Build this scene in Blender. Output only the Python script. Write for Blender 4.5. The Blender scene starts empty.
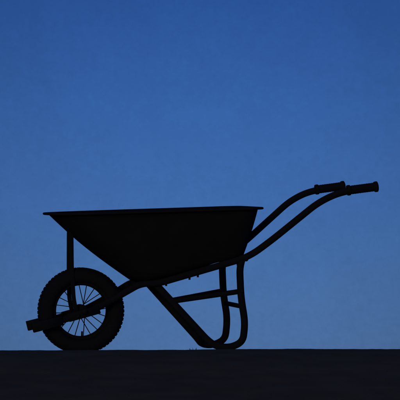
import bpy, bmesh, math, random
from mathutils import Vector, Matrix, noise
random.seed(4)
scene = bpy.context.scene
S = 225.0
def D(px, py, w=0.0):
    """side-elevation drawing units -> barrow-local metres"""
    return Vector(((px-200.0)/S/0.985, w, (350.0-py)/S))

# ---------------- materials
def mat(name, c1, c2, rough=0.7, spec=0.2, scale=30, metal=0.0, bump=0.2):
    m = bpy.data.materials.new(name); m.use_nodes = True
    nt = m.node_tree; b = nt.nodes['Principled BSDF']
    tc = nt.nodes.new('ShaderNodeTexCoord')
    n = nt.nodes.new('ShaderNodeTexNoise'); n.inputs['Scale'].default_value = scale
    n.inputs['Detail'].default_value = 8
    nt.links.new(tc.outputs['Object'], n.inputs['Vector'])
    r = nt.nodes.new('ShaderNodeValToRGB')
    r.color_ramp.elements[0].position = 0.35; r.color_ramp.elements[1].position = 0.68
    r.color_ramp.elements[0].color = (*c1, 1); r.color_ramp.elements[1].color = (*c2, 1)
    nt.links.new(n.outputs['Fac'], r.inputs['Fac'])
    nt.links.new(r.outputs['Color'], b.inputs['Base Color'])
    bp = nt.nodes.new('ShaderNodeBump'); bp.inputs['Strength'].default_value = bump
    bp.inputs['Distance'].default_value = 0.004
    nt.links.new(n.outputs['Fac'], bp.inputs['Height'])
    nt.links.new(bp.outputs['Normal'], b.inputs['Normal'])
    b.inputs['Roughness'].default_value = rough
    b.inputs['Specular IOR Level'].default_value = spec
    b.inputs['Metallic'].default_value = metal
    return m
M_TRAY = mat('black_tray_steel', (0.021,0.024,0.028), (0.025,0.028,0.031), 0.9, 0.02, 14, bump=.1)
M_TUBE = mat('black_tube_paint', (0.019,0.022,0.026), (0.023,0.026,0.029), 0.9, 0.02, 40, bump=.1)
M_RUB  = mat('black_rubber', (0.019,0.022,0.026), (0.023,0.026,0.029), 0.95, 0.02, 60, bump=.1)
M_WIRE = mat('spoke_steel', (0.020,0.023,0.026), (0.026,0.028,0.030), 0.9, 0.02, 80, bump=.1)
M_SOIL = mat('dark_soil', (0.125,0.112,0.066), (0.150,0.134,0.078), 0.95, 0.01, 6, bump=0.3)
M_GRASS= mat('dry_grass', (0.07,0.06,0.035), (0.09,0.075,0.04), 0.9, 0.02, 20)

root = bpy.data.objects.new('wheelbarrow', None)
scene.collection.objects.link(root)
def add(name, bm, m, parent=root, smooth=True):
    bmesh.ops.recalc_face_normals(bm, faces=bm.faces[:])
    me = bpy.data.meshes.new(name); bm.to_mesh(me); bm.free()
    for p in me.polygons: p.use_smooth = smooth
    o = bpy.data.objects.new(name, me); me.materials.append(m)
    scene.collection.objects.link(o)
    if parent: o.parent = parent
    return o

def fillet(pts, rad, n=8):
    out = [pts[0]]
    for i in range(1, len(pts)-1):
        p, a, b = pts[i], pts[i-1], pts[i+1]
        la, lb = (a-p).length, (b-p).length
        r = min(rad[i] if isinstance(rad, (list,tuple)) else rad, la*0.48, lb*0.48)
        A = p+(a-p).normalized()*r; B = p+(b-p).normalized()*r
        for k in range(n+1):
            t = k/n
            out.append((1-t)**2*A + 2*t*(1-t)*p + t*t*B)
    out.append(pts[-1]); return out

def sweep(bm, pts, rad, seg=16, closed=False, sec=None, caps=True):
    N = len(pts)
    rads = rad if isinstance(rad, list) else [rad]*N
    if closed: T = [(pts[(i+1)%N]-pts[i-1]).normalized() for i in range(N)]
    else: T = [(pts[min(i+1,N-1)]-pts[max(i-1,0)]).normalized() for i in range(N)]
    up = Vector((0,1,0)) if abs(T[0].y) < 0.9 else Vector((0,0,1))
    u = (up - T[0]*up.dot(T[0])).normalized()
    rings = []
    for i in range(N):
        u = (u - T[i]*u.dot(T[i])).normalized(); v = T[i].cross(u)
        ss = sec if sec else [(math.cos(2*math.pi*k/seg), math.sin(2*math.pi*k/seg)) for k in range(seg)]
        f = 1.0 if sec else rads[i]
        rings.append([bm.verts.new(pts[i]+u*a*f+v*b*f) for a,b in ss])
    M = len(rings[0])
    for i in range(N if closed else N-1):
        A, B = rings[i], rings[(i+1)%N]
        for k in range(M):
            bm.faces.new((A[k],A[(k+1)%M],B[(k+1)%M],B[k]))
    if not closed and caps:
        bm.faces.new(rings[0][::-1]); bm.faces.new(rings[-1])

def flat(w, t):
    c = 0.15
    return [(t/2,-w/2*(1-c)),(t/2,w/2*(1-c)),(t/2*(1-c),w/2),(-t/2*(1-c),w/2),(-t/2,w/2*(1-c)),(-t/2,-w/2*(1-c)),(-t/2*(1-c),-w/2),(t/2*(1-c),-w/2)]

TR = 0.0150
sides = {'near': -1, 'far': 1}
# ---------------- frame rails + handles
rail = [(33,328,.085),(84,314,.085),(108,301,.085),(136,284,.11),(152,284,.125),(238,257,.20),(258,241,.235),(303,202,.285),(323,192,.30),(360,186,.305)]
for s, sg in sides.items():
    P = [D(a,b,sg*w) for a,b,w in rail]
    pts = fillet(P, [0,.06,.05,.06,.05,.06,.09,.09,.05,0])
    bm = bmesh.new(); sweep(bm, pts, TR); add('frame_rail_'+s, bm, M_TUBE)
    bm = bmesh.new()
    sweep(bm, [D(31,328.5,sg*.085), D(60,321,sg*.085)], 0, sec=flat(.042,.034))
    add('rail_end_'+s, bm, M_TUBE)
    bm = bmesh.new()
    sweep(bm, [D(66,318.5,sg*.085), D(96,310,sg*.085)], 0, sec=flat(.036,.036))
    add('axle_bracket_'+s, bm, M_TUBE)
    g0, g1 = D(330.5,190,sg*.3015), D(361,185.7,sg*.3055)
    prof = [(0,.0165),(.0,.0225),(.05,.0235),(.10,.0225),(.115,.0185)]
    for k in range(9):
        t = .15+k*.078
        prof += [(t,.0190),(t+.02,.0195),(t+.045,.0195),(t+.065,.0190)]
    prof += [(.865,.0195),(.885,.0225),(.93,.0240),(.985,.0230),(1.0,.019)]
    bm = bmesh.new()
    sweep(bm, [g0+(g1-g0)*(t+i*1e-5) for i,(t,_) in enumerate(prof)], [r for _,r in prof], seg=20)
    add('grip_'+s, bm, M_RUB)
    fz = 1.5 if sg > 0 else -0.5   # far foot bent slightly lower: the barrow leans on uneven ground
    leg = [(150,284,.105),(202,340,.125),(209,346+fz,.165),(222,347+fz,.185),(234,341+fz,.192),(236,322,.192),(231.5,296,.192),(230,268,.192),(233,256,.192)]
    P = [D(a,b,sg*w) for a,b,w in leg]
    bm = bmesh.new(); sweep(bm, fillet(P, .045), TR*1.04); add('leg_'+s, bm, M_TUBE)
    bz = 3.0 if sg > 0 else 0.3
    bm = bmesh.new()
    sweep(bm, [D(166,301.5+bz,sg*.112), D(173,300.3+bz,sg*.116), D(225,291.5+bz,sg*.185), D(232,290.3+bz,sg*.192)], 0.0115)
    add('leg_brace_'+s, bm, M_TUBE)
    bm = bmesh.new()
    sweep(bm, fillet([D(69.5,228,sg*.030), D(69.5,236,sg*.037), D(70,270,sg*.044), D(71.5,300,sg*.064), D(74.5,314,sg*.066)], .02), 0, sec=flat(.018,.006))
    add('front_stay_'+s, bm, M_TUBE)
def tie(name, px, py, w, r):
    bm = bmesh.new(); sweep(bm, [D(px,py,-w), D(px,py,0), D(px,py,w)], r); add(name, bm, M_TUBE)
tie('leg_cross_tie', 234, 306, .192, .0105)
tie('rail_cross_tie_1', 133, 286, .11, .011)
tie('rail_cross_tie_2', 236, 259, .20, .010)
bm = bmesh.new()
for (a,b,w) in [(160,281,.13),(182,274.5,.155),(190,272,.16),(228,260,.19),(74,316,.105),(231,290,.21)]:
    for sg in (-1,1):
        d = Vector((0,0,1)) if b<285 and b>250 else Vector((0,1,0))
        c = D(a,b,sg*w)
        if d.z: sweep(bm, [c-d*.024, c-d*.005], .005, seg=6)
        else: sweep(bm, [c-d*.008, c+d*.008], .009, seg=6)
add('bolts', bm, M_WIRE, smooth=False)

# ---------------- tray
def loop(x0, x1, wf, wb, zf, zb, rf, rb, n=10, front_bow=0.0):
    c = [Vector((x0,-wf)),Vector((x1,-wb)),Vector((x1,wb)),Vector((x0,wf))]
    rr = [rf, rb, rb, rf]; out = []
    for i in range(4):
        p, a, b = c[i], c[i-1], c[(i+1)%4]
        r = rr[i]
        A = p+(a-p).normalized()*min(r,(a-p).length*.49); B = p+(b-p).normalized()*min(r,(b-p).length*.49)
        for k in range(n+1):
            t=k/n; q=(1-t)**2*A+2*t*(1-t)*p+t*t*B; out.append(q)
        for k in range(1,8):
            nb = c[(i+1)%4]; r2 = rr[(i+1)%4]
            A2 = nb+(p-nb).normalized()*min(r2,(p-nb).length*.49)
            out.append(B+(A2-B)*k/8)
    res=[]
    for q in out:
        t=(q.x-x0)/(x1-x0)
        x=q.x
        if front_bow and t<.4: x -= front_bow*(1-(abs(q.y)/wf)**2)*(1-t/.4)
        res.append(Vector((x,q.y,zf+(zb-zf)*t)))
    return res
X = lambda px: (px-200)/S/.985
Z = lambda py: (350-py)/S
rimL = loop(X(56.5),X(246),.25,.30,Z(217.3),Z(209.0),.20,.10,front_bow=.03)
n = len(rimL)
base = loop(X(133),X(236),.14,.185,Z(282.5),Z(255),.08,.06)
bm = bmesh.new(); rings=[]
K = 12
for k in range(K+1):
    t = k/K
    s_ = t + 0.05*math.sin(math.pi*t)
    ring=[]
    for a,b in zip(base, rimL):
        q = a.lerp(b, s_); q.z = a.z+(b.z-a.z)*t
        ring.append(bm.verts.new(q))
    rings.append(ring)
for k in range(K):
    for i in range(n):
        bm.faces.new((rings[k][i],rings[k][(i+1)%n],rings[k+1][(i+1)%n],rings[k+1][i]))
cx = sum((v.co for v in rings[0]), Vector())/n
cv = bm.verts.new(cx)
for i in range(n): bm.faces.new((rings[0][(i+1)%n],rings[0][i],cv))
ctr = sum(rimL, Vector())/n
lip=[]
for p in rimL:
    d=(p-ctr); d.z=0; d.normalize()
    lip.append(p+d*.022+Vector((0,0,.003)))
lv=[bm.verts.new(p) for p in lip]
for i in range(n): bm.faces.new((rings[-1][i],rings[-1][(i+1)%n],lv[(i+1)%n],lv[i]))
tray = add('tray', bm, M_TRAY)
so = tray.modifiers.new('sheet','SOLIDIFY'); so.thickness=.003; so.offset=0
bm = bmesh.new(); sweep(bm, lip, .0052, seg=10, closed=True); add('tray_rim', bm, M_TRAY)

# ---------------- wheel
AX = D(81,312.2,0)
def ring_rev(bm, prof, seg=128):
    rs=[]
    for k in range(seg):
        a=2*math.pi*k/seg
        rs.append([bm.verts.new(AX+Vector((r*math.cos(a),y,r*math.sin(a)))) for r,y in prof])
    M=len(prof)
    for k in range(seg):
        A,B=rs[k],rs[(k+1)%seg]
        for j in range(M): bm.faces.new((A[j],A[(j+1)%M],B[(j+1)%M],B[j]))
bm=bmesh.new(); prof=[]
for k in range(28):
    a=2*math.pi*k/28
    ca, sa = math.cos(a), math.sin(a)
    prof.append((.1543+.0355*math.copysign(abs(ca)**.8,ca), .050*math.copysign(abs(sa)**.85,sa)))
ring_rev(bm, prof)
for k in range(64):
    for sg in (-1,1):
        a=2*math.pi*(k+(.5 if sg>0 else 0))/64
        c=AX+Vector((.1876*math.cos(a),sg*.014,.1876*math.sin(a)))
        m=Matrix.Translation(c)@Matrix.Rotation(-a,4,'Y')@Matrix.Diagonal((.0052,.022,.013,1))
        bmesh.ops.create_cube(bm,size=1,matrix=m)
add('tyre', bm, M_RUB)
bm=bmesh.new(); ring_rev(bm,[(.114,-.022),(.118,-.030),(.127,-.032),(.127,.032),(.118,.030),(.114,.022),(.112,.012),(.112,-.012)])
add('wheel_rim', bm, M_WIRE)
bm=bmesh.new()
hp=[(-.062,.008),(-.052,.008),(-.0519,.020),(-.036,.028),(-.032,.028),(-.030,.017),(.030,.017),(.032,.028),(.036,.028),(.0519,.020),(.052,.008),(.062,.008)]
sweep(bm,[AX+Vector((0,y,0)) for y,_ in hp],[r for _,r in hp],seg=24); add('hub',bm,M_WIRE)
bm=bmesh.new(); sweep(bm,[AX+Vector((0,-.112,0)),AX+Vector((0,.112,0))],.0075,seg=12)
for sg in(-1,1): sweep(bm,[AX+Vector((0,sg*.103,0)),AX+Vector((0,sg*.113,0))],.014,seg=6)
add('axle',bm,M_WIRE)
bm=bmesh.new()
NS=20
for k in range(NS):
    sg=-1 if k%2 else 1
    a=2*math.pi*(k+.3)/NS; off=(.42 if (k//2)%2 else -.42)
    sweep(bm,[AX+Vector((.024*math.cos(a+off),sg*.033,.024*math.sin(a+off))),AX+Vector((.115*math.cos(a),sg*.006,.115*math.sin(a)))],.0021,seg=6)
add('spokes',bm,M_WIRE)
a=-math.pi/2+.05
bm=bmesh.new(); sweep(bm,[AX+Vector((.113*math.cos(a),0,.113*math.sin(a))),AX+Vector((.092*math.cos(a),-.010,.092*math.sin(a)))],.004,seg=8); add('valve',bm,M_RUB)

root.rotation_euler=(math.radians(3.4),0,math.radians(11.2))
root.location=(0,0,0.005)

# ---------------- ground
def gz(x,y):
    if y < -0.55:
        t=-(y+.55); z=-(math.sqrt(t*t+.25)-.5)*.16
    elif y > .7:
        t=y-.7; z=-(math.sqrt(t*t+1)-1)*.07
    else: z=0
    if z<-6: z=-6
    near=1/(1+(abs(x)/30)**2+(abs(y)/40)**2)
    z+=near*(.0035*noise.noise(Vector((x*2.2,y*2.2,3)))+.002*noise.noise(Vector((x*9,y*9,1)))+.001*noise.noise(Vector((x*30,y*30,7))))
    z+=x*.0045*near
    if abs(x)>1.5 or y<-10:
        z+=.25*(1-math.exp(-max(0,abs(x)-1.5)/12))*noise.noise(Vector((x*.08,y*.08,9)))*near
    return z-.0015
def axis(lo,hi,step,far):
    a=[lo+i*step for i in range(int((hi-lo)/step)+1)]
    d=step; v=a[-1]
    while v<far: d*=1.18; v+=d; a.append(v)
    d=step; v=a[0]; pre=[]
    while v>-far: d*=1.18; v-=d; pre.append(v)
    return pre[::-1]+a
xs=axis(-1.15,1.15,.012,3000); ys=axis(-3.2,1.2,.02,3000)
bm=bmesh.new()
G=[[bm.verts.new((x,y,gz(x,y))) for x in xs] for y in ys]
for j in range(len(ys)-1):
    for i in range(len(xs)-1):
        bm.faces.new((G[j][i],G[j][i+1],G[j+1][i+1],G[j+1][i]))
add('ground',bm,M_SOIL,parent=None)
bm=bmesh.new()
def blade(x,y,h,w):
    z=gz(x,y); a=random.uniform(0,6.28); lean=random.uniform(.1,.9)*h
    d=Vector((math.cos(a),math.sin(a),0)); s=Vector((-d.y,d.x,0))*w
    p0=Vector((x,y,z-.003)); p1=p0+Vector((0,0,h*.6))+d*lean*.35; p2=p0+Vector((0,0,h))+d*lean
    v=[bm.verts.new(q) for q in (p0-s,p0+s,p1+s*.7,p1-s*.7,p2)]
    bm.faces.new((v[0],v[1],v[2],v[3])); bm.faces.new((v[3],v[2],v[4]))
for c in range(14):
    x=random.uniform(-1.6,1.6); y=random.uniform(-.6,.6)
    for k in range(random.randint(2,4)):
        blade(x+random.gauss(0,.010),y+random.gauss(0,.010),random.uniform(.003,.007),.0012)
for k in range(9): blade(-.03+random.gauss(0,.012),-.1+random.gauss(0,.01),random.uniform(.010,.018),.0016)
for c in range(5000):
    blade(random.uniform(-1.8,1.8),random.uniform(-3.5,-.9),random.uniform(.003,.008),.0012)
add('grass',bm,M_GRASS,parent=None,smooth=False)

# ---------------- sky
SUN_EL, SUN_AZ = math.radians(9), math.radians(200)
w=bpy.data.worlds.new('sky'); scene.world=w; w.use_nodes=True
nt=w.node_tree; bg=nt.nodes['Background']
sky=nt.nodes.new('ShaderNodeTexSky'); sky.sky_type='NISHITA'; sky.sun_disc=False
sky.sun_elevation=SUN_EL; sky.sun_rotation=SUN_AZ
sky.air_density=1.0; sky.dust_density=0.0; sky.ozone_density=4.0
tc=nt.nodes.new('ShaderNodeTexCoord'); sx=nt.nodes.new('ShaderNodeSeparateXYZ')
nt.links.new(tc.outputs['Generated'],sx.inputs[0])
rp=nt.nodes.new('ShaderNodeValToRGB'); cr=rp.color_ramp
def lin(c): return tuple((v/255/12.92 if v/255<=.04045 else ((v/255+.055)/1.055)**2.4) for v in c)+(1,)
mr=nt.nodes.new('ShaderNodeMapRange'); mr.inputs['From Min'].default_value=0; mr.inputs['From Max'].default_value=.32
nt.links.new(sx.outputs['Z'],mr.inputs['Value']); nt.links.new(mr.outputs[0],rp.inputs['Fac'])
stops=[(0,(68,105,155)),(.07,(65,105,160)),(.16,(57,100,164)),(.25,(48,92,160)),(.36,(36,77,145)),(1.0,(20,48,104))]
cr.elements[0].position=0; cr.elements[0].color=lin(stops[0][1])
cr.elements[1].position=1; cr.elements[1].color=lin(stops[-1][1])
for p,c in stops[1:-1]:
    e=cr.elements.new(p); e.color=lin(c)
def noise_fac(scale, lo, hi):
    nz=nt.nodes.new('ShaderNodeTexNoise'); nz.inputs['Scale'].default_value=scale; nz.inputs['Detail'].default_value=6
    nz.inputs['Roughness'].default_value=.65
    nt.links.new(tc.outputs['Generated'],nz.inputs['Vector'])
    m=nt.nodes.new('ShaderNodeMapRange'); m.inputs['From Min'].default_value=.25; m.inputs['From Max'].default_value=.75
    m.inputs['To Min'].default_value=lo; m.inputs['To Max'].default_value=hi
    nt.links.new(nz.outputs['Fac'],m.inputs['Value']); return m
m2=noise_fac(70,.95,1.05); m4=noise_fac(480,.94,1.06)
mx=nt.nodes.new('ShaderNodeMath'); mx.operation='MULTIPLY'
nt.links.new(m2.outputs[0],mx.inputs[0]); nt.links.new(m4.outputs[0],mx.inputs[1])
ab=nt.nodes.new('ShaderNodeMath'); ab.operation='MULTIPLY'
nt.links.new(sx.outputs['X'],ab.inputs[0]); nt.links.new(sx.outputs['X'],ab.inputs[1])
m3=nt.nodes.new('ShaderNodeMapRange'); m3.inputs['From Min'].default_value=0; m3.inputs['From Max'].default_value=.0096
m3.inputs['To Min'].default_value=1.05; m3.inputs['To Max'].default_value=.72
nt.links.new(ab.outputs[0],m3.inputs['Value'])
mm=nt.nodes.new('ShaderNodeMath'); mm.operation='MULTIPLY'
nt.links.new(mx.outputs[0],mm.inputs[0]); nt.links.new(m3.outputs[0],mm.inputs[1])
sc=nt.nodes.new('ShaderNodeVectorMath'); sc.operation='SCALE'
nt.links.new(rp.outputs['Color'],sc.inputs[0]); nt.links.new(mm.outputs[0],sc.inputs['Scale'])
ns=nt.nodes.new('ShaderNodeVectorMath'); ns.operation='SCALE'; ns.inputs['Scale'].default_value=.002
nt.links.new(sky.outputs['Color'],ns.inputs[0])
ad=nt.nodes.new('ShaderNodeVectorMath'); ad.operation='ADD'
nt.links.new(sc.outputs[0],ad.inputs[0]); nt.links.new(ns.outputs[0],ad.inputs[1])
nt.links.new(ad.outputs[0],bg.inputs['Color']); bg.inputs['Strength'].default_value=1.0

sl=bpy.data.lights.new('warm_fill','SUN'); sl.energy=.32; sl.angle=math.radians(14); sl.color=(1,.72,.30)  # added warm fill from behind the camera, neutralises the blue cast on the ground
so=bpy.data.objects.new('warm_fill',sl); scene.collection.objects.link(so)
dv=Vector((math.sin(SUN_AZ)*math.cos(SUN_EL),math.cos(SUN_AZ)*math.cos(SUN_EL),math.sin(SUN_EL)))
so.rotation_euler=dv.to_track_quat('Z','Y').to_euler()

# ---------------- camera
cd=bpy.data.cameras.new('camera'); cam=bpy.data.objects.new('camera',cd); scene.collection.objects.link(cam)
dist=14.0
cam.location=(0,-dist,-.055)
tgt=Vector((0,0,150/S))
cam.rotation_euler=(tgt-cam.location).to_track_quat('-Z','Y').to_euler()
cd.sensor_width=36; cd.lens=36/((400/S)/dist); cd.clip_end=10000; cd.clip_start=.1
scene.camera=cam
scene.view_settings.view_transform='Standard'; scene.view_settings.look='None'; scene.view_settings.exposure=0
